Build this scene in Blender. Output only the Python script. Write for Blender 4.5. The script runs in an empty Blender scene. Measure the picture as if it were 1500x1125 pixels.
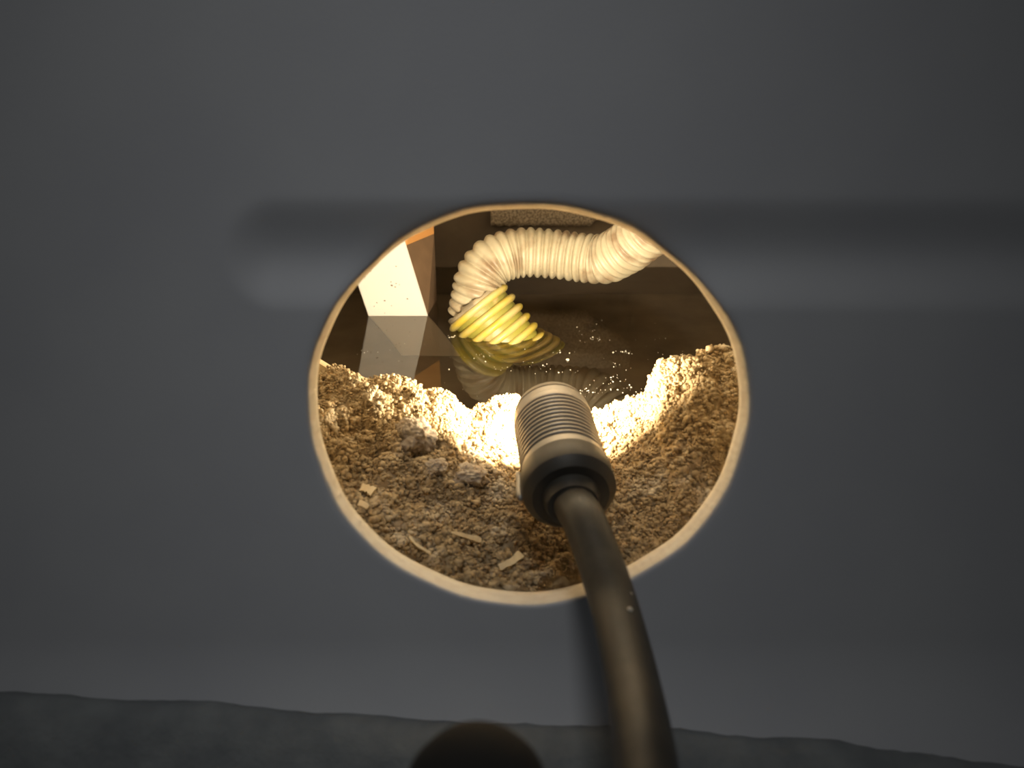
import bpy, bmesh, math, random
import numpy as np
from mathutils import Vector, Matrix, noise
MM = 0.001
random.seed(7); rng = np.random.default_rng(7)
sc = bpy.context.scene
col = sc.collection

# ------------------------------------------------------------------ camera, world, lights, exposure
cam_d = bpy.data.cameras.new('camera'); cam = bpy.data.objects.new('camera', cam_d); col.objects.link(cam)
cam.location = (0, 0, 0.125); cam.rotation_euler = (math.radians(90-25), 0, 0)
cam_d.sensor_width = 36; cam_d.lens = 26.4; cam_d.clip_start = 0.005; cam_d.clip_end = 50
cam_d.dof.use_dof = True; cam_d.dof.focus_distance = 0.270; cam_d.dof.aperture_fstop = 16
sc.camera = cam
w = bpy.data.worlds.new('world'); sc.world = w; w.use_nodes = True
w.node_tree.nodes['Background'].inputs[0].default_value = (0.92, 0.96, 1.0, 1)
w.node_tree.nodes['Background'].inputs[1].default_value = 0.030
def area_light(name, loc, target, size, power, color):
    l = bpy.data.lights.new(name, 'AREA'); l.shape = 'DISK'; l.size = size; l.energy = power; l.color = color
    o = bpy.data.objects.new(name, l); col.objects.link(o); o.location = loc
    o.rotation_euler = (Vector(target)-Vector(loc)).to_track_quat('-Z', 'Y').to_euler(); return o
sl = bpy.data.lights.new('room_light_falloff', 'SPOT'); sl.energy = 5.9; sl.color = (0.95, 0.97, 1.0); sl.spot_size = math.radians(20.5); sl.spot_blend = 1.0; sl.shadow_soft_size = 0.11  # stands in for dim room light; cone shaped to darken the panel's edges
so = bpy.data.objects.new('room_light_falloff', sl); col.objects.link(so); so.location = (-0.03, -0.10, 0.85)
so.rotation_euler = (Vector((-0.018, 0.157, 0.068))-so.location).to_track_quat('-Z', 'Y').to_euler()
vs = sc.view_settings
vs.view_transform = 'Standard'; vs.look = 'None'; vs.gamma = 1; vs.use_curve_mapping = False; vs.exposure = 0.0
sc.cycles.max_bounces = 16; sc.cycles.diffuse_bounces = 10

# ------------------------------------------------------------------ helpers
def tag(o, label=None, cat=None, group=None, kind=None):
    for k, v in (('label', label), ('category', cat), ('group', group), ('kind', kind)):
        if v: o[k] = v
    return o
def from_np(name, verts, faces, mat, parent=None, smooth=True):
    """verts in mm"""
    me = bpy.data.meshes.new(name)
    me.from_pydata((np.asarray(verts, float)*MM).tolist(), [], faces if isinstance(faces, list) else np.asarray(faces).tolist())
    me.update()
    if smooth: me.polygons.foreach_set('use_smooth', [True]*len(me.polygons))
    me.materials.append(mat)
    o = bpy.data.objects.new(name, me); col.objects.link(o)
    if parent: o.parent = parent
    return o
def empty(name, loc=(0, 0, 0)):
    o = bpy.data.objects.new(name, None); o.empty_display_size = 0.01; o.location = Vector(loc)*MM; col.objects.link(o); return o
def under(o, root):
    """parent a part built in world mm, keeping it in place"""
    o.parent = root; o.matrix_parent_inverse = Matrix.Translation(-root.location); return o
def smooth01(t):
    t = np.clip(t, 0, 1); return t*t*(3-2*t)
def box_np(x0, x1, y0, y1, z0, z1):
    v = [(x, y, z) for x in (x0, x1) for y in (y0, y1) for z in (z0, z1)]
    f = [(0, 1, 3, 2), (4, 6, 7, 5), (0, 4, 5, 1), (2, 3, 7, 6), (0, 2, 6, 4), (1, 5, 7, 3)]
    return v, f
def prism(poly, x0, x1):
    """poly in (y, z), extruded along x"""
    n = len(poly); v = [(x0, y, z) for y, z in poly]+[(x1, y, z) for y, z in poly]
    f = [tuple(range(n)), tuple(range(2*n-1, n-1, -1))]+[(i, i+n, (i+1) % n+n, (i+1) % n) for i in range(n)]
    return v, f
def catmull(pts, n):
    P = np.array(pts, float); P = np.vstack([2*P[0]-P[1], P, 2*P[-1]-P[-2]]); out = []
    for i in range(1, len(P)-2):
        for k in range(40):
            t = k/40; a, b, c, d = P[i-1:i+3]
            out.append(0.5*((2*b)+(c-a)*t+(2*a-5*b+4*c-d)*t*t+(3*b-a-3*c+d)*t**3))
    out.append(P[-2]); out = np.array(out)
    s = np.r_[0, np.cumsum(np.linalg.norm(np.diff(out, axis=0), axis=1))]
    q = np.linspace(0, s[-1], n)
    return np.stack([np.interp(q, s, out[:, i]) for i in range(3)], 1), q
def tube(path, radii, seg=32, cap=True, wob=None):
    """rotation minimising sweep; radii per ring; returns verts, faces"""
    n = len(path); T = np.gradient(path, axis=0); T /= np.linalg.norm(T, axis=1)[:, None]
    N = np.cross(T[0], (0.3, 0.2, 0.9)); N /= np.linalg.norm(N); V = []
    for i in range(n):
        N = N-T[i]*np.dot(N, T[i]); N /= np.linalg.norm(N); B = np.cross(T[i], N)
        for k in range(seg):
            a = 2*math.pi*k/seg; r = radii[i] if wob is None else radii[i]+wob(i, a)
            V.append(path[i]+r*(math.cos(a)*N+math.sin(a)*B))
    F = [(i*seg+k, i*seg+(k+1) % seg, (i+1)*seg+(k+1) % seg, (i+1)*seg+k) for i in range(n-1) for k in range(seg)]
    if cap: F += [tuple(range(seg-1, -1, -1)), tuple((n-1)*seg+k for k in range(seg))]
    return V, F
def lathe(p0, axis, prof, seg=72, cap=True):
    """prof: list of (s along axis, r)"""
    ax = np.array(axis, float); ax /= np.linalg.norm(ax)
    path = np.array([np.array(p0)+ax*s for s, r in prof]); N = np.cross(ax, (0.9, 0.1, 0.2)); N /= np.linalg.norm(N); B = np.cross(ax, N)
    V = [path[i]+prof[i][1]*(math.cos(2*math.pi*k/seg)*N+math.sin(2*math.pi*k/seg)*B) for i in range(len(prof)) for k in range(seg)]
    n = len(prof)
    F = [(i*seg+k, i*seg+(k+1) % seg, (i+1)*seg+(k+1) % seg, (i+1)*seg+k) for i in range(n-1) for k in range(seg)]
    if cap: F += [tuple(range(seg-1, -1, -1)), tuple((n-1)*seg+k for k in range(seg))]
    return V, F

# ------------------------------------------------------------------ materials (procedural)
def mat(name, base, rough=0.6, c2=None, scale=200, detail=4, ramp=(0.4, 0.6), bump=0.0, bscale=None, bdist=0.0005, metal=0.0, spec=0.5, c3=None, s3=60, r3=(0.55, 0.7), sss=0.0):
    m = bpy.data.materials.new(name); m.use_nodes = True; nt = m.node_tree; b = nt.nodes['Principled BSDF']
    b.inputs['Base Color'].default_value = (*base, 1); b.inputs['Roughness'].default_value = rough
    b.inputs['Metallic'].default_value = metal; b.inputs['Specular IOR Level'].default_value = spec
    tc = nt.nodes.new('ShaderNodeTexCoord')
    def noise_ramp(scale, detail, ramp):
        n = nt.nodes.new('ShaderNodeTexNoise'); n.inputs['Scale'].default_value = scale; n.inputs['Detail'].default_value = detail
        nt.links.new(tc.outputs['Object'], n.inputs['Vector'])
        r = nt.nodes.new('ShaderNodeMapRange'); r.inputs[1].default_value = ramp[0]; r.inputs[2].default_value = ramp[1]
        nt.links.new(n.outputs['Fac'], r.inputs[0]); return r
    last = None
    if c2:
        r = noise_ramp(scale, detail, ramp); mx = nt.nodes.new('ShaderNodeMix'); mx.data_type = 'RGBA'
        mx.inputs[6].default_value = (*base, 1); mx.inputs[7].default_value = (*c2, 1)
        nt.links.new(r.outputs[0], mx.inputs[0]); last = mx
    if c3:
        r = noise_ramp(s3, 5, r3); mx = nt.nodes.new('ShaderNodeMix'); mx.data_type = 'RGBA'
        if last: nt.links.new(last.outputs[2], mx.inputs[6])
        else: mx.inputs[6].default_value = (*base, 1)
        mx.inputs[7].default_value = (*c3, 1); nt.links.new(r.outputs[0], mx.inputs[0]); last = mx
    if last: nt.links.new(last.outputs[2], b.inputs['Base Color'])
    if bump:
        n = nt.nodes.new('ShaderNodeTexNoise'); n.inputs['Scale'].default_value = bscale or scale; n.inputs['Detail'].default_value = 5
        nt.links.new(tc.outputs['Object'], n.inputs['Vector'])
        bp = nt.nodes.new('ShaderNodeBump'); bp.inputs['Strength'].default_value = bump; bp.inputs['Distance'].default_value = bdist
        nt.links.new(n.outputs['Fac'], bp.inputs['Height']); nt.links.new(bp.outputs['Normal'], b.inputs['Normal'])
    return m
M_panel = mat('panel_paint', (0.60, 0.60, 0.60), 0.55, (0.56, 0.56, 0.57), 25, 3, (0.35, 0.65), bump=0.12, bscale=900, bdist=0.0002)
M_cut = mat('cut_board', (0.88, 0.83, 0.72), 0.9, (0.82, 0.76, 0.65), 300, 4, bump=0.3, bscale=700, bdist=0.0003)
M_ledge = mat('dusty_ledge', (0.20, 0.21, 0.21), 0.95, (0.29, 0.30, 0.29), 90, 6, (0.35, 0.7), bump=0.6, bscale=350, bdist=0.001)
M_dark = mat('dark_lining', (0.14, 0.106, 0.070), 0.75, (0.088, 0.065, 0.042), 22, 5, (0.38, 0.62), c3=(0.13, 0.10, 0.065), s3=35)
M_bounce = mat('pale_bounce', (0.88, 0.85, 0.78), 0.9, (0.84, 0.80, 0.72), 40)  # pale colour of the unseen surfaces that bounce lamp light
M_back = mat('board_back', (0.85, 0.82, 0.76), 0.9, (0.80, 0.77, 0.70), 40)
M_pan = mat('pan_bottom', (0.17, 0.132, 0.084), 0.8, (0.09, 0.069, 0.043), 30, 6, (0.35, 0.65))
M_foam = mat('speckled_foam', (0.42, 0.35, 0.26), 0.95, (0.20, 0.16, 0.11), 900, 3, (0.42, 0.58), bump=0.8, bscale=900, bdist=0.001)
M_white = mat('white_board', (0.66, 0.64, 0.60), 0.6, c3=(0.25, 0.2, 0.15), s3=420, r3=(0.70, 0.76))
M_side_blot = mat('shaded_side_blot', (0.15, 0.09, 0.046), 0.8, (0.12, 0.072, 0.036), 60)  # shade of the box side put into a brown; also colours the blots
M_hose = mat('ivory_hose', (0.33, 0.285, 0.19), 0.45, (0.40, 0.355, 0.25), 80, 4, (0.35, 0.65), c3=(0.19, 0.125, 0.07), s3=70, r3=(0.50, 0.68))
M_yellow = mat('yellow_hose', (0.27, 0.25, 0.04), 0.4, (0.21, 0.20, 0.045), 60, 3, c3=(0.42, 0.30, 0.14), s3=120, r3=(0.58, 0.70))
M_yedge = mat('yellow_rib', (0.48, 0.37, 0.05), 0.4, (0.45, 0.37, 0.15), 90, 3)
M_tape = mat('pale_tape', (0.34, 0.28, 0.18), 0.4, (0.17, 0.14, 0.09), 110, 5)
M_debris = mat('debris_grain', (0.52, 0.405, 0.24), 0.95, (0.33, 0.24, 0.13), 420, 4, (0.38, 0.62), c3=(0.62, 0.53, 0.38), s3=110, r3=(0.54, 0.68), bump=0.5, bscale=2500, bdist=0.0003, spec=0.2)
M_clump = mat('grey_clump', (0.50, 0.43, 0.33), 0.95, (0.38, 0.31, 0.23), 700, 4, bump=0.6, bscale=1500, bdist=0.0004, spec=0.2)
M_chip = mat('wood_chip', (0.84, 0.70, 0.44), 0.7, (0.76, 0.61, 0.36), 400, 4)
M_speck = mat('pale_dust_glint', (0.75, 0.70, 0.58), 0.8)
M_head = mat('lamp_metal', (0.40, 0.36, 0.30), 0.40, (0.33, 0.30, 0.25), 60, 3, metal=0.5)
M_cap = mat('lamp_cap', (0.075, 0.065, 0.05), 0.5, metal=0.2)
M_handle = mat('handle_rubber', (0.022, 0.020, 0.017), 0.85)
M_cable = mat('black_rubber', (0.05, 0.044, 0.034), 0.45, (0.065, 0.057, 0.043), 200, 3)
M_lens = bpy.data.materials.new('lit_lens'); M_lens.use_nodes = True
_b = M_lens.node_tree.nodes['Principled BSDF']; _b.inputs['Emission Color'].default_value = (1, 0.84, 0.58, 1); _b.inputs['Emission Strength'].default_value = 30
# water: real refraction and Fresnel reflection
M_water = bpy.data.materials.new('murky_water'); M_water.use_nodes = True; nt = M_water.node_tree
b = nt.nodes['Principled BSDF']; b.inputs['Base Color'].default_value = (0.86, 0.77, 0.62, 1); b.inputs['Roughness'].default_value = 0.0
b.inputs['IOR'].default_value = 1.48; b.inputs['Transmission Weight'].default_value = 1.0

# ------------------------------------------------------------------ the panel with the round hole (leaning back 20 degrees)
HC = np.array((3.6, 151.8, 48.3))                        # centre of the hole on the panel face
EL = math.radians(19.8)
WN = np.array((0, -math.cos(EL), math.sin(EL))); WU = np.array((1., 0, 0)); WV = np.array((0, math.sin(EL), math.cos(EL)))
TH = 8.5; HA, HB = 50.0, 45.8
def panel_pt(u, v, n): return HC+WU*u+WV*v+WN*n
def relief(u, v):
    # pressed horizontal channel with a rounded end, and the foot that curls outward
    cy = v-34.3; rr = 12.6
    dx = np.maximum(-(u+68.0)+rr, 0.0); dy = np.abs(cy)
    i = np.clip((rr-np.sqrt(dx*dx+dy*dy))/rr, 0, 1)
    g = 3.0*smooth01(i**0.85)
    f = np.where(v < -54, 0.013*np.minimum(-54-v, 30)**2, 0.0)
    return -g+f
def build_panel():
    NA = 480; th = np.linspace(0, 2*math.pi, NA, endpoint=False)
    wobble = 0.25*np.sin(3*th+1)+0.18*np.sin(7*th)+0.10*np.sin(17*th+2)
    eu, ev = (HA+wobble)*np.cos(th), (HB+wobble)*np.sin(th)
    U1, V0, V1 = 250., -132., 232.
    c, s = np.cos(th), np.sin(th)
    k = np.minimum(U1/np.maximum(np.abs(c), 1e-6), np.where(s > 0, V1, -V0)/np.maximum(np.abs(s), 1e-6))
    ou, ov = k*c, k*s
    S = np.r_[0, 0.003, 0.008, np.linspace(0.016, 0.6, 110), np.linspace(0.62, 1, 14)]
    V = []; F = []; R = len(S)
    for i, t in enumerate(S):
        u, v = eu+(ou-eu)*t, ev+(ov-ev)*t; n = relief(u, v)
        if i == 0: n = n-0.55
        if i == 1: n = n-0.16
        if i == 0: u, v = eu*1.0, ev*1.0
        V.append(HC+np.outer(u, WU)+np.outer(v, WV)+np.outer(n, WN))
    for t in (1.0, 0.5, 0.15, 0.0):                       # back face, outside to hole
        u, v = eu+(ou-eu)*t, ev+(ov-ev)*t
        V.append(HC+np.outer(u, WU)+np.outer(v, WV)+np.outer(np.full(NA, -TH), WN))
    for d in (0.66, 0.33):                                # cut wall of the hole
        rag = 1+0.0025*rng.standard_normal(NA)
        n = relief(eu, ev)*(1-d)-TH*d
        V.append(HC+np.outer(eu*rag, WU)+np.outer(ev*rag, WV)+np.outer(n, WN))
    nr = len(V); V = np.vstack(V); mats = []
    for i in range(nr):
        j = (i+1) % nr
        for a in range(NA):
            a2 = (a+1) % NA
            F.append((i*NA+a, j*NA+a, j*NA+a2, i*NA+a2)); mats.append(1 if i >= nr-3 else (2 if i >= R else 0))
    o = from_np('wall_front', V, F, M_panel); o.data.materials.append(M_cut); o.data.materials.append(M_back)
    o.data.polygons.foreach_set('material_index', mats)
    bm = bmesh.new(); bm.from_mesh(o.data); bmesh.ops.recalc_face_normals(bm, faces=bm.faces); bm.to_mesh(o.data); bm.free()
    return tag(o, 'grey painted panel with a pressed channel and a round cut hole', kind='structure')
build_panel()
def build_ledge():
    # crusted dark strip along the foot of the panel, uneven top edge
    xs = np.linspace(-250, 250, 240)
    px = [-250, -120, -69, -24, 15, 31, 48, 74, 85, 116, 250]; tv = [-62, -65.5, -68, -71.5, -73, -72.3, -74.5, -75.6, -77.5, -80, -84]
    top = np.interp(xs, px, tv)
    top = top+np.array([0.7*noise.noise((x*0.05, 3, 0))+0.35*noise.noise((x*0.17, 1, 0))+0.2*noise.noise((x*0.5, 2, 0)) for x in xs])
    prof = [(0.0, 2.0), (0.3, 5.5), (-1.2, 8.0), (-5, 9.4), (-12, 10.4), (-22, 12), (-36, 14), (-36, -8), (-10, -8)]
    V = []; n = len(prof)
    for x, t in zip(xs, top):
        for q, (dv, dn) in enumerate(prof):
            nz = 0.7*noise.noise((x*0.08, q*0.9, 5)) if 0 < q < 7 else 0
            V.append(panel_pt(x-3.6, t+dv, relief(np.array(0.), np.array(t+dv))*0.5+dn+nz))
    F = [(i*n+k, (i+1)*n+k, (i+1)*n+(k+1) % n, i*n+(k+1) % n) for i in range(len(xs)-1) for k in range(n)]
    F += [tuple(range(n)), tuple((len(xs)-1)*n+k for k in range(n-1, -1, -1))]
    tag(from_np('trim_1', V, F, M_ledge), 'dark dusty strip with uneven edge along the panel foot', kind='structure')
build_ledge()

# ------------------------------------------------------------------ the cavity behind
def struct(name, vf, m, label): return tag(from_np(name, vf[0], vf[1], m, smooth=False), label, kind='structure')
YB = 432; ZC = 95.0; ZF = -62.0; XL, XR = -132.0, 138.0
def back_y(z): return 160.8+(z-48.3)*0.36
struct('floor', prism([(back_y(ZF-8)+0.6, ZF-8), (YB, ZF-8), (YB, ZF), (back_y(ZF)+0.6, ZF)], XL, XR), M_pan, 'brown silted bottom under the water')
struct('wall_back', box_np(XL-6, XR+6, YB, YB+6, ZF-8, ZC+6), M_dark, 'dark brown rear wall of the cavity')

side = [(back_y(ZF)+0.5, ZF), (YB, ZF), (YB, ZC), (back_y(ZC)+0.5, ZC)]  # side walls and roof are unseen, added close and pale for lamp bounce
struct('wall_left', prism(side, XL-6, XL), M_bounce, 'unseen side wall of the cavity, added pale to bounce lamp light')
struct('wall_right', prism(side, XR, XR+6), M_bounce, 'unseen side wall of the cavity, added pale to bounce lamp light')
struct('ceiling', prism([(back_y(ZC)+0.6, ZC), (YB, ZC), (YB, ZC+6), (back_y(ZC+6)+0.6, ZC+6)], XL-6, XR+6), M_bounce, 'unseen roof of the cavity, added pale to bounce lamp light')
nx, ny = 60, 50
wv = [(x, y, 0.05*noise.noise((x*0.05, y*0.05, 0))) for y in np.linspace(145.5, YB-0.2, ny) for x in np.linspace(XL+0.2, XR-0.2, nx)]
wf = [(j*nx+i, j*nx+i+1, (j+1)*nx+i+1, (j+1)*nx+i) for j in range(ny-1) for i in range(nx-1)]
water = tag(from_np('water', wv, wf, M_water), 'still murky water filling the cavity and mirroring the hose', 'water', kind='stuff')

# speckled foam strip on the rear wall
xs = np.linspace(-12, 72, 110); V = []
for x in xs:
    zb = 26.5+0.9*noise.noise((x*0.35, 0, 0))+0.6*noise.noise((x*1.1, 4, 0)); dy = 0.6*noise.noise((x*0.5, 9, 0)); zb += max(0.0, x-44)*0.75
    V += [(x, YB-0.1, zb), (x, YB-7+dy, zb-0.4), (x, YB-9+dy, zb+2), (x, YB-8.6-dy, zb+9), (x, YB-8, 62), (x, YB-0.1, 62)]
F = [(i*6+k, (i+1)*6+k, (i+1)*6+(k+1) % 6, i*6+(k+1) % 6) for i in range(len(xs)-1) for k in range(6)]+[(5, 4, 3, 2, 1, 0), tuple((len(xs)-1)*6+k for k in range(6))]
tag(from_np('foam_strip', V, F, M_foam), 'rough speckled foam strip along the rear wall above the hose', 'insulation')

# ------------------------------------------------------------------ white box standing in the water
def build_box():
    root = empty('white_box', (-55, 350, -61.8))
    lean = -0.25                                          # x shift per mm of height
    def q(x, y, z): return (x+lean*z, y+0.03*z, z)
    z0, z1 = -61.8, 92
    x0, x1, y0, y1 = -70.3, -41.3, 347., 372.
    def panel(name, pts_in, pts_out, m):
        V = [q(*p) for p in pts_in]+[q(*p) for p in pts_out]
        F = [(0, 1, 2, 3), (7, 6, 5, 4), (0, 4, 5, 1), (1, 5, 6, 2), (2, 6, 7, 3), (3, 7, 4, 0)]
        o = from_np(name, V, F, m, smooth=False); under(o, root)
        bm = bmesh.new(); bm.from_mesh(o.data); bmesh.ops.recalc_face_normals(bm, faces=bm.faces)
        bmesh.ops.bevel(bm, geom=bm.edges[:], offset=0.0004, segments=2, affect='EDGES'); bm.to_mesh(o.data); bm.free(); return o
    t = 1.4
    f = panel('front_board', [(x0, y0, z0), (x1, y0, z0), (x1, y0, z1), (x0, y0, z1)], [(x0, y0+t, z0), (x1, y0+t, z0), (x1, y0+t, z1), (x0, y0+t, z1)], M_white)
    for k in range(15):                                     # little chips and blots on the white face
        bx = random.uniform(x0+3, x1-3); bz = random.uniform(3, 34); r = random.uniform(0.15, 0.42)
        vv = [q(bx+r*math.cos(a)*1.3, y0-0.05, bz+r*math.sin(a)) for a in np.linspace(0, 2*math.pi, 8, endpoint=False)]
        vv += [(p[0], p[1]+0.2, p[2]) for p in vv]
        o = from_np('blot', vv, [tuple(range(8)), tuple(range(15, 7, -1))]+[(i, (i+1) % 8, (i+1) % 8+8, i+8) for i in range(8)], M_side_blot); o.parent = f
    # tapering side so that its rear edge stands upright
    def side(name, za, zb, m):
        A = [(x1+lean*z, y0+t+0.03*z+0.1, z) for z in (za, zb)]
        B = [(-39.0+0.0*z, y1, z) for z in (za, zb)]
        V = [A[0], B[0], B[1], A[1]]; V += [(x-t, y, z) for x, y, z in V]
        F = [(0, 1, 2, 3), (7, 6, 5, 4), (0, 4, 5, 1), (1, 5, 6, 2), (2, 6, 7, 3), (3, 7, 4, 0)]
        o = from_np(name, V, F, m, smooth=False); under(o, root)
        bm = bmesh.new(); bm.from_mesh(o.data); bmesh.ops.recalc_face_normals(bm, faces=bm.faces); bm.to_mesh(o.data); bm.free()
    side('side_board', 0.0, 34.3, M_side_blot)  # brown here stands for the shade on this face of the box
    side('orange_strip', 34.4, 92, mat('orange_card', (0.50, 0.24, 0.07), 0.7))
    return tag(root, 'leaning white box, shade of its side coloured brown, standing in the water', 'box')
build_box()

# ------------------------------------------------------------------ ribbed ivory hose in a yellow connector
def build_hose():
    root = empty('drain_hose', (-20, 328, 0))
    path = [(-19.5, 329.5, 7), (-18.2, 329.5, 12.5), (-16.4, 330, 18.8), (-14.2, 331.5, 25), (-8.7, 334, 30.9), (1.6, 337, 33.9), (15.6, 337, 33.9), (29.5, 334, 33.0), (41.0, 329, 33.4), (48.5, 321.5, 39.5), (55.5, 313, 48.5), (63, 303, 60), (71, 293, 73), (80, 283, 88)]
    P, s = catmull(path, 620)
    pitch = 3.8
    rib = np.abs(np.cos(math.pi*s/pitch))**0.55           # rounded ribs, narrow grooves
    R = 9.7+1.35*(1-np.abs(np.sin(math.pi*s/pitch))**3.2)*0.6+0.85*rib
    R = R*np.interp(s, [0, 8, 20, s[-1]], [0.9, 0.93, 1, 1])
    def wob(i, a): return 0.22*math.sin(2*a+s[i]*0.05)+0.10*math.sin(5*a+s[i]*0.4)
    V, F = tube(P, R, 56, True, wob)
    under(from_np('ribbed_tube', V, F, M_hose), root)
    # yellow connector: lies in the water, axis down to the right
    A = np.array((-16.2, 331.0, 10.6)); ax = np.array((0.62, -0.26, -0.74)); ax /= np.linalg.norm(ax)
    L = 46.0; prof = []; RB = 14.4; PIT = 5.6
    n = 260
    for i in range(n):
        t = i/(n-1)*L; ph = (t/PIT) % 1.0
        prof.append((t, RB+(1.0*math.sin(min(ph/0.45, 1)*math.pi)**0.7 if ph < 0.45 else 0.0)))
    Vv, Ff = lathe(A, ax, prof, 72, False)
    inner = [(t, RB-1) for t in np.linspace(L, 0, 8)]
    Vi, Fi = lathe(A, ax, inner, 72, False); off = len(Vv)
    Ff = Ff+[tuple(k+off for k in f) for f in Fi]
    seg = 72
    Ff += [(k, off+7*seg+k, off+7*seg+(k+1) % seg, (k+1) % seg) for k in range(seg)]
    Ff += [((n-1)*seg+k, (n-1)*seg+(k+1) % seg, off+(k+1) % seg, off+k) for k in range(seg)]
    con = from_np('connector', Vv+Vi, Ff, M_yellow); under(con, root)
    con['label'] = 'yellow ribbed connector sleeve, half under water'
    for k in range(8):                                     # raised brighter ribs
        t = k*PIT+1.2
        if t > L-1: break
        pr = [(t+1.75*math.cos(a), RB+2.5*math.sin(a)) for a in np.linspace(math.pi, 0, 9)]
        Vr, Fr = lathe(A, ax, pr, 72, False)
        o = from_np('rib', Vr, Fr, M_yedge); o.parent = con
    # torn pale tape round the mouth of the connector
    prof = []; N2 = np.cross(ax, (0.9, 0.1, 0.2)); N2 /= np.linalg.norm(N2); B2 = np.cross(ax, N2); Vt = []; m = 60
    for lay, r in ((0, RB+0.9), (1, RB+0.3)):
        for row in range(2):
            for k in range(m):
                a = 2*math.pi*k/m; tt = 1.0 if row else -2.4+1.6*noise.noise((k*0.22, 2, 0))+0.9*noise.noise((k*0.9, 5, 0))
                Vt.append(A+ax*tt+(r-0.3*(1-row))*(math.cos(a)*N2+math.sin(a)*B2))
    Ft = []
    for k in range(m):
        k2 = (k+1) % m
        Ft += [(k, k2, m+k2, m+k), (2*m+k, 3*m+k, 3*m+k2, 2*m+k2), (k, 2*m+k, 2*m+k2, k2), (m+k, m+k2, 3*m+k2, 3*m+k)]
    Vs, Fs = lathe(A, ax, [(0.8, RB-0.9), (0.3, RB-2.5), (0.0, 8.5), (2.5, 8.4), (3, RB-0.9)], 60, False)
    o = from_np('mouth_seal', Vs, Fs, M_tape); under(o, root)
    o = from_np('tape', Vt, Ft, M_tape); under(o, root); o['label'] = 'dirty pale tape round the connector mouth'
    return tag(root, 'ivory ribbed hose plugged into a yellow connector in the water', 'hose')
build_hose()

# ------------------------------------------------------------------ debris heap
RX = [-110, -75, -57, -40, -34, -28, -18, -13, -2, 10, 28, 36, 41.5, 45, 52, 65, 85, 120]
RZ = [30, 31, 29, 28.5, 30, 27, 23.5, 17.5, 19, 14.5, 16, 21, 25, 35, 39, 37, 39, 36]
def H0(x, y):
    zr = np.interp(x, RX, RZ); yr = 214+4*np.sin(x*0.07+1)
    zf = 1.5+7*np.clip(np.abs(x-3)/55, 0, 1.6)**2
    yf = 144.0
    t = np.clip((y-yf)/(yr-yf), 0, 1); up = zf+(zr-zf)*(0.35*t+0.65*smooth01(t))
    dn = zr-np.maximum(y-yr, 0)*1.25-0.03*np.maximum(y-yr, 0)**2
    h = np.where(y < yr, up, dn)
    # keep the hollow the lamp lies over
    tr = np.exp(-((x-12)/15.0)**2)*np.clip((222-y)/20, 0, 1)*smooth01((y-150)/25)
    return h-3.0*tr
def vnoise(x, y, seed):
    xi, yi = np.floor(x).astype(int), np.floor(y).astype(int); fx, fy = smooth01(x-xi), smooth01(y-yi)
    tab = np.random.default_rng(seed).uniform(-1, 1, (256, 256)); g = lambda a, b: tab[a % 256, b % 256]
    return (g(xi, yi)*(1-fx)+g(xi+1, yi)*fx)*(1-fy)+(g(xi, yi+1)*(1-fx)+g(xi+1, yi+1)*fx)*fy
def lumps(x, y, size, seed):
    # rounded cells: 1 in the middle of a crumb, 0 in the cracks between
    r = np.random.default_rng(seed); jx, jy, jr = r.uniform(0, 1, (64, 64)), r.uniform(0, 1, (64, 64)), r.uniform(0.55, 1.0, (64, 64))
    X, Y = x/size, y/size; xi, yi = np.floor(X).astype(int), np.floor(Y).astype(int); best = np.zeros_like(X)
    for a in (-1, 0, 1):
        for b in (-1, 0, 1):
            ci, cj = (xi+a) % 64, (yi+b) % 64
            d2 = (X-xi-a-jx[ci, cj])**2+(Y-yi-b-jy[ci, cj])**2
            best = np.maximum(best, jr[ci, cj]*np.sqrt(np.clip(1-d2/0.62, 0, 1)))
    return best
GX0, GY0, GS = -112.0, 136.0, 0.5
gx = np.arange(GX0, 122, GS); gy = np.arange(GY0, 262, GS)
XX, YY = np.meshgrid(gx, gy)
WX, WY = XX+1.5*vnoise(XX*0.25, YY*0.25, 11), YY+1.5*vnoise(XX*0.25, YY*0.25, 12)
HG = H0(XX, YY)-5.0+2.4*vnoise(XX*0.06, YY*0.06, 1)+1.8*vnoise(XX*0.15, YY*0.15, 2)+5.2*lumps(WX, WY, 9.0, 3)*(0.55+0.45*vnoise(XX*0.05, YY*0.05, 9))+3.3*lumps(WX, WY, 4.2, 4)+1.5*lumps(WX, WY, 1.9, 5)
def H(x, y):
    i = np.clip(((np.asarray(x)-GX0)/GS).round().astype(int), 0, len(gx)-1); j = np.clip(((np.asarray(y)-GY0)/GS).round().astype(int), 0, len(gy)-1)
    return HG[j, i]
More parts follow.
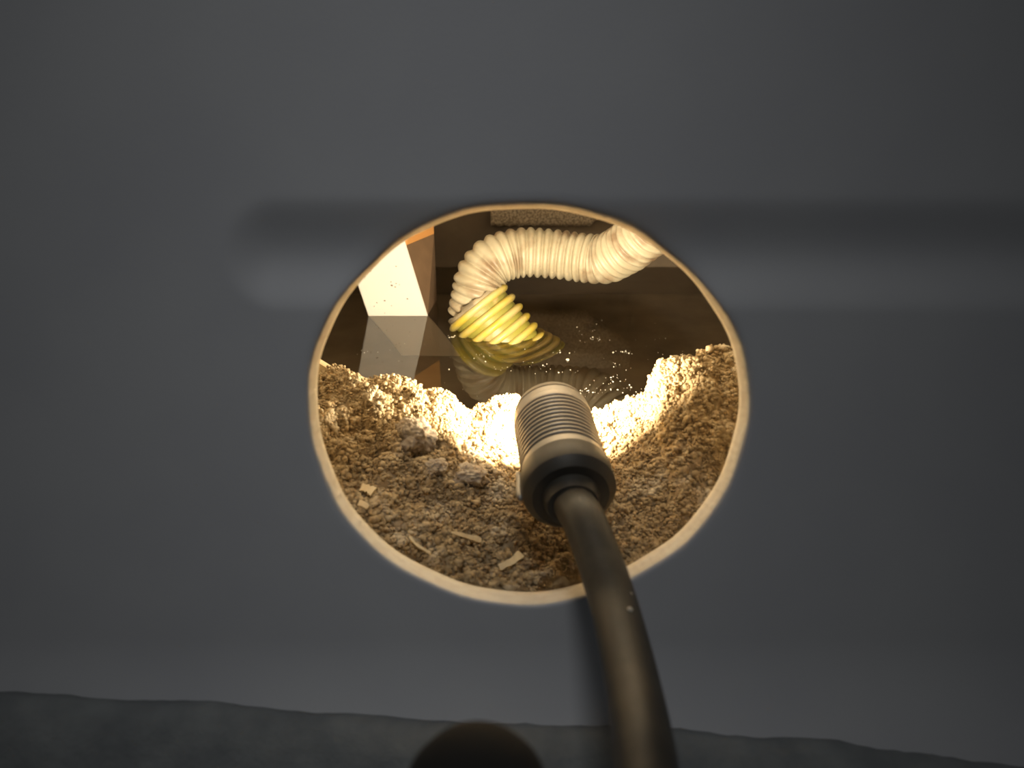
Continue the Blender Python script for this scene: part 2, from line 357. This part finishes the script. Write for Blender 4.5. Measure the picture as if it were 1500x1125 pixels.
def build_debris():
    nxx, nyy = len(gx), len(gy)
    Z = np.maximum(HG, ZF+0.4); Yb = np.maximum(YY, back_y(Z)+0.9)
    V = np.stack([XX, Yb, Z], -1).reshape(-1, 3)
    idx = np.arange(nxx*nyy).reshape(nyy, nxx); a, b, c, d = idx[:-1, :-1].ravel(), idx[:-1, 1:].ravel(), idx[1:, 1:].ravel(), idx[1:, :-1].ravel()
    F = np.vstack([np.stack([a, b, c], 1), np.stack([a, c, d], 1)])
    bm = bmesh.new(); bmesh.ops.create_icosphere(bm, subdivisions=1, radius=1.0)
    tv = np.array([v.co[:] for v in bm.verts]); tf = np.array([[v.index for v in f.verts] for f in bm.faces]); bm.free()
    ncl = 17000                                            # little heaps of crumbs
    cx, cy = rng.uniform(-82, 92, ncl), rng.uniform(144, 236, ncl); cz = H(cx, cy)
    m = rng.integers(3, 8, ncl); rr = np.where(rng.random(ncl) < 0.24, rng.uniform(0.55, 1.0, ncl), rng.uniform(0.28, 0.55, ncl)); rise = rng.uniform(0.2, 1.7, ncl)
    I = np.repeat(np.arange(ncl), m); n = len(I)
    x = cx[I]+rng.normal(0, 0.62, n); y = cy[I]+rng.normal(0, 0.62, n)
    z = np.minimum(cz[I], H(x, y)+0.6)*0.5+H(x, y)*0.5+rng.uniform(-0.1, 1, n)*rise[I]
    R = rr[I]*rng.uniform(0.6, 1.2, n)
    ok = (z > -3) & (y > back_y(z)+R+1.0)
    C = np.stack([x, y, z], 1)[ok]; R = R[ok]; n = len(C); k = len(tv)
    sc3 = R[:, None]*rng.uniform(0.7, 1.3, (n, 3)); ang = rng.uniform(0, 6.28, n); ca, sa = np.cos(ang), np.sin(ang)
    T = tv[None]*sc3[:, None]*rng.uniform(0.75, 1.2, (n, k, 1))
    G = np.stack([T[..., 0]*ca[:, None]-T[..., 1]*sa[:, None], T[..., 0]*sa[:, None]+T[..., 1]*ca[:, None], T[..., 2]], -1)+C[:, None]
    GF = (tf[None]+np.arange(n)[:, None, None]*k+len(V)).reshape(-1, 3)
    VV = (np.vstack([V, G.reshape(-1, 3)])*MM).astype(np.float32); FF = np.vstack([F, GF]).astype(np.int32)
    me = bpy.data.meshes.new('debris_pile'); nf = len(FF)
    me.vertices.add(len(VV)); me.vertices.foreach_set('co', VV.ravel())
    me.loops.add(nf*3); me.loops.foreach_set('vertex_index', FF.ravel())
    me.polygons.add(nf); me.polygons.foreach_set('loop_start', np.arange(0, nf*3, 3, dtype=np.int32)); me.polygons.foreach_set('use_smooth', np.ones(nf, bool))
    me.update(calc_edges=True); me.validate(); me.materials.append(M_debris)
    print('debris triangles', nf, 'crumbs', n)
    o = bpy.data.objects.new('debris_pile', me); col.objects.link(o)
    return tag(o, 'heap of brown crumbly debris banked up behind the hole', 'debris', kind='stuff')
debris = build_debris()

# grey compacted clumps on the heap
def clump(x, y, r, sx, sy, sz, label):
    bm = bmesh.new(); bmesh.ops.create_icosphere(bm, subdivisions=5, radius=1.0)
    z = float(H(x, y))
    for v in bm.verts:
        p = v.co.copy(); d = 0.92+0.3*noise.noise(p*1.6+Vector((x, y, 0)))+0.2*noise.noise(p*4.5)+0.13*noise.noise(p*9)+0.09*noise.noise(p*19)
        v.co = Vector((x+p.x*d*r*sx, y+p.y*d*r*sy, z+0.12*r+p.z*d*r*sz))*MM
    me = bpy.data.meshes.new('debris_clump'); bm.to_mesh(me); bm.free(); me.materials.append(M_clump)
    me.polygons.foreach_set('use_smooth', [True]*len(me.polygons))
    o = bpy.data.objects.new('debris_clump', me); col.objects.link(o)
    return tag(o, label, 'clump', 'grey clumps on the debris heap')
clump(-28, 188, 6.2, 1.0, 0.8, 0.95, 'large grey rounded clump on the debris below the bright bank')
clump(-21, 178.5, 3.2, 1.0, 0.9, 0.8, 'small grey clump between the two larger clumps on debris')
clump(-12.5, 179.5, 4.4, 1.3, 0.9, 0.8, 'flat grey clump on the debris beside the lamp head')

# pale chips and splinters on the heap
def chip(pts, wid, thick, label, lift=1.9):
    P, s = catmull([(x, y, H(x, y)+lift) for x, y in pts], 14); n = len(P); V = []
    P[:, 2] = np.linspace(P[0, 2], P[-1, 2], n)+0.3*np.sin(np.linspace(0, 3.1, n))
    T = np.gradient(P, axis=0); T /= np.linalg.norm(T, axis=1)[:, None]; up = np.array((0, -0.55, 0.83))
    for i in range(n):
        S = np.cross(T[i], up); S /= np.linalg.norm(S); wd = wid[0]+(wid[1]-wid[0])*i/(n-1); wd *= 0.85+0.3*noise.noise((i*0.5, wid[0], pts[0][0]))
        V += [P[i]-S*wd/2-up*thick/2, P[i]+S*wd/2-up*thick/2, P[i]+S*wd/2+up*thick/2, P[i]-S*wd/2+up*thick/2]
    F = [(i*4+k, (i+1)*4+k, (i+1)*4+(k+1) % 4, i*4+(k+1) % 4) for i in range(n-1) for k in range(4)]+[(3, 2, 1, 0), tuple((n-1)*4+k for k in range(4))]
    o = from_np('wood_chip', V, F, M_chip, smooth=False)
    bm = bmesh.new(); bm.from_mesh(o.data); bmesh.ops.recalc_face_normals(bm, faces=bm.faces); bm.to_mesh(o.data); bm.free()
    return tag(o, label, 'wood chip', 'pale wood chips on the debris')
chip([(-26.0, 156.5), (-24.0, 154.6), (-20.5, 153.2)], (0.7, 0.8), 0.5, 'thin curved pale splinter lying alone on the debris')
chip([(-15.5, 158.0), (-11.5, 159.2), (-8.0, 160.5)], (0.8, 1.7), 0.6, 'slim tapering pale sliver pointing towards the lamp head')
chip([(-3.2, 153.4), (0.1, 154.8), (2.4, 157.4)], (1.7, 2.6), 0.8, 'broad bent pale wood chip near the cut rim')
chip([(-40.5, 171.0), (-36.8, 169.0)], (2.3, 2.8), 0.9, 'stubby square-ended pale chip on the dark debris slope')
chip([(-40.0, 164.5), (-37.4, 163.6)], (1.9, 1.6), 0.8, 'small pale chip on the debris against the cut rim, beside the stubby chip')

# scrap of pale board beside the heap
V, F = prism([(223, 8), (226, 8), (226, 30), (223, 30)], -78, -56)
V = [(x, y, 28.5-0.72*(x+62.5) if z > 20 else z) for x, y, z in V]
o = from_np('board_scrap', V, F, M_chip, smooth=False); tag(o, 'pale board scrap sticking out of the debris behind the rim', 'board')

# dust floating on the water
def build_dust():
    V = []; F = []
    def fleck(x, y, r):
        b0 = len(V); n = 6; a0 = random.uniform(0, 6)
        for z in (0.05, 0.05+r*0.5):
            for k in range(n):
                q = r*random.uniform(0.6, 1.2)*(1 if z < 0.1 else 0.7); V.append((x+q*math.cos(a0+k), y+q*1.3*math.sin(a0+k), z+0.1))
        F.append(tuple(b0+n+k for k in range(n)))
        F.extend([(b0+k, b0+(k+1) % n, b0+n+(k+1) % n, b0+n+k) for k in range(n)])
    for cx, cy, m, sp in ((38, 316, 10, 2.2), (48, 300, 12, 2.4), (43, 287, 5, 2), (62, 285, 7, 2), (22, 300, 6, 3), (40, 270, 14, 4), (28, 262, 22, 3.5), (45, 262, 16, 5), (16, 282, 12, 7), (-27, 318, 5, 1.5), (-15, 296, 8, 3), (30, 330, 6, 8), (70, 290, 5, 4), (-5, 285, 8, 6), (18, 258, 16, 4), (-62, 300, 5, 4)):
        for _ in range(m): fleck(cx+random.gauss(0, sp), cy+random.gauss(0, sp*0.6), random.choice((0.12, 0.18, 0.18, 0.28, 0.4)))
    for _ in range(70): fleck(random.uniform(-60, 80), random.uniform(255, 345), random.choice((0.1, 0.14, 0.2)))
    fleck(23.5, 292, 0.85)
    return tag(from_np('floating_dust', V, F, M_speck), 'pale dust flecks floating on the murky water', 'dust', kind='stuff')
build_dust()

# ------------------------------------------------------------------ gooseneck inspection lamp
def build_lamp():
    P1 = np.array((13.9, 150.1, 25.8)); P2 = np.array((10.7, 187.2, 29.6)); ax = P2-P1; L = np.linalg.norm(ax); ax /= L
    root = empty('inspection_lamp', P1)
    def part(name, prof, m, cap=True, parent=None):
        V, F = lathe(P1, ax, prof, 80, cap); o = from_np(name, V, F, m)
        o.parent = parent or root; o.matrix_parent_inverse = Matrix.Translation(-root.location)
        o.data.set_sharp_from_angle(angle=math.radians(38)); return o
    part('rear_cap', [(-0.6, 6.0), (-0.6, 9.2), (1.4, 11.2), (1.5, 11.25), (7.4, 11.35), (7.9, 11.0), (8, 10.2)], M_cap)
    body = [(8.0, 10.2), (8.2, 10.75), (10.0, 10.8)]
    s = 10.4
    while s < 29.5:
        body += [(s, 10.75), (s+0.25, 10.0), (s+0.7, 9.9), (s+0.95, 10.6), (s+1.25, 10.8)]; s += 1.75
    body += [(31.2, 10.75), (31.4, 10.1)]
    bo = part('ribbed_body', body, M_head)
    part('front_collar', [(31.4, 9.9), (31.5, 10.6), (33.6, 10.55), (33.8, 10.0), (34.2, 10.0), (34.4, 10.45), (36.4, 9.9), (37.2, 9.2), (37.2, 7.4), (36.6, 7.2)], M_head)
    part('lens', [(36.4, 7.2), (36.8, 7.15), (36.95, 5.0), (37.0, 0.6)], M_lens)
    part('boot', [(-4.0, 5.4), (-3.8, 6.1), (-2.0, 6.6), (-0.8, 6.9), (-0.4, 6.9)], M_cable)
    # side clip of the head
    cp = P1+ax*9
    V, F = tube(np.array([P1+ax*t+np.array((-11.6-0.25*math.sin(t*0.5), 0, -2.0)) for t in np.linspace(1, 12, 10)]), np.interp(range(10), [0, 1, 8, 9], [0.4, 0.9, 0.9, 0.4]), 12)
    under(from_np('side_rib', V, F, M_head), root)
    # cable: out of the hole, down in front of the panel, then round to the handle below
    path = [tuple(P1-ax*2), (14.9, 144.0, 26.2), (16.3, 138.0, 26.4), (19.0, 127.0, 23.0), (20.7, 115.7, 20.6), (21.3, 98.2, 20.9), (20.4, 78.9, 24.0), (18.3, 62.9, 24.0), (14, 48, 15), (6, 40, 5), (-2, 46, -1), (-4.5, 58, 4), (-4.6, 62.5, 16)]
    P, q = catmull(path, 160)
    V, F = tube(P, np.full(len(P), 4.9), 32); under(from_np('cable', V, F, M_cable), root)
    for x, y, z in ((23.4, 117.4, 24.1), (22.6, 112.2, 24.9)):  # pale colour stands for the glints on small bumps of the cable
        bm = bmesh.new(); bmesh.ops.create_icosphere(bm, subdivisions=2, radius=0.0006)
        me = bpy.data.meshes.new('glint_bead'); bm.to_mesh(me); bm.free(); me.materials.append(M_speck)
        bo2 = bpy.data.objects.new('glint_bead', me); col.objects.link(bo2); bo2.location = Vector((x, y, z))*MM; under(bo2, root)
    # rounded handle
    HP = np.array((-4.5, 63.0, 30.0)); ha = np.array((0.0, 0.02, 1.0))
    V, F = lathe(HP, ha, [(-16, 6.0), (-15, 8.6), (0, 9.3), (8, 9.3), (11.5, 8.6), (14, 6.9), (15.4, 4.8), (16.2, 2.2), (16.4, 0.4)], 48)
    under(from_np('handle', V, F, M_handle), root)
    # the lamp's own light, in front of its lens
    l = bpy.data.lights.new('lamp_beam', 'AREA'); l.shape = 'DISK'; l.size = 0.013; l.energy = 0.49; l.color = (1, 0.83, 0.59)
    lo = bpy.data.objects.new('lamp_beam', l); col.objects.link(lo); lo.location = (P1+ax*37.6)*MM
    lo.rotation_euler = Vector(ax).to_track_quat('-Z', 'Y').to_euler()
    l.cycles.is_caustics_light = True
    return tag(root, 'gooseneck inspection lamp with ribbed head on a black cable', 'lamp')
build_lamp()

water.cycles.is_caustics_caster = True
for o in col.objects:
    if o.type == 'MESH' and o.name.split('.')[0] in ('floor', 'front_board', 'side_board', 'connector', 'rib'): o.cycles.is_caustics_receiver = True
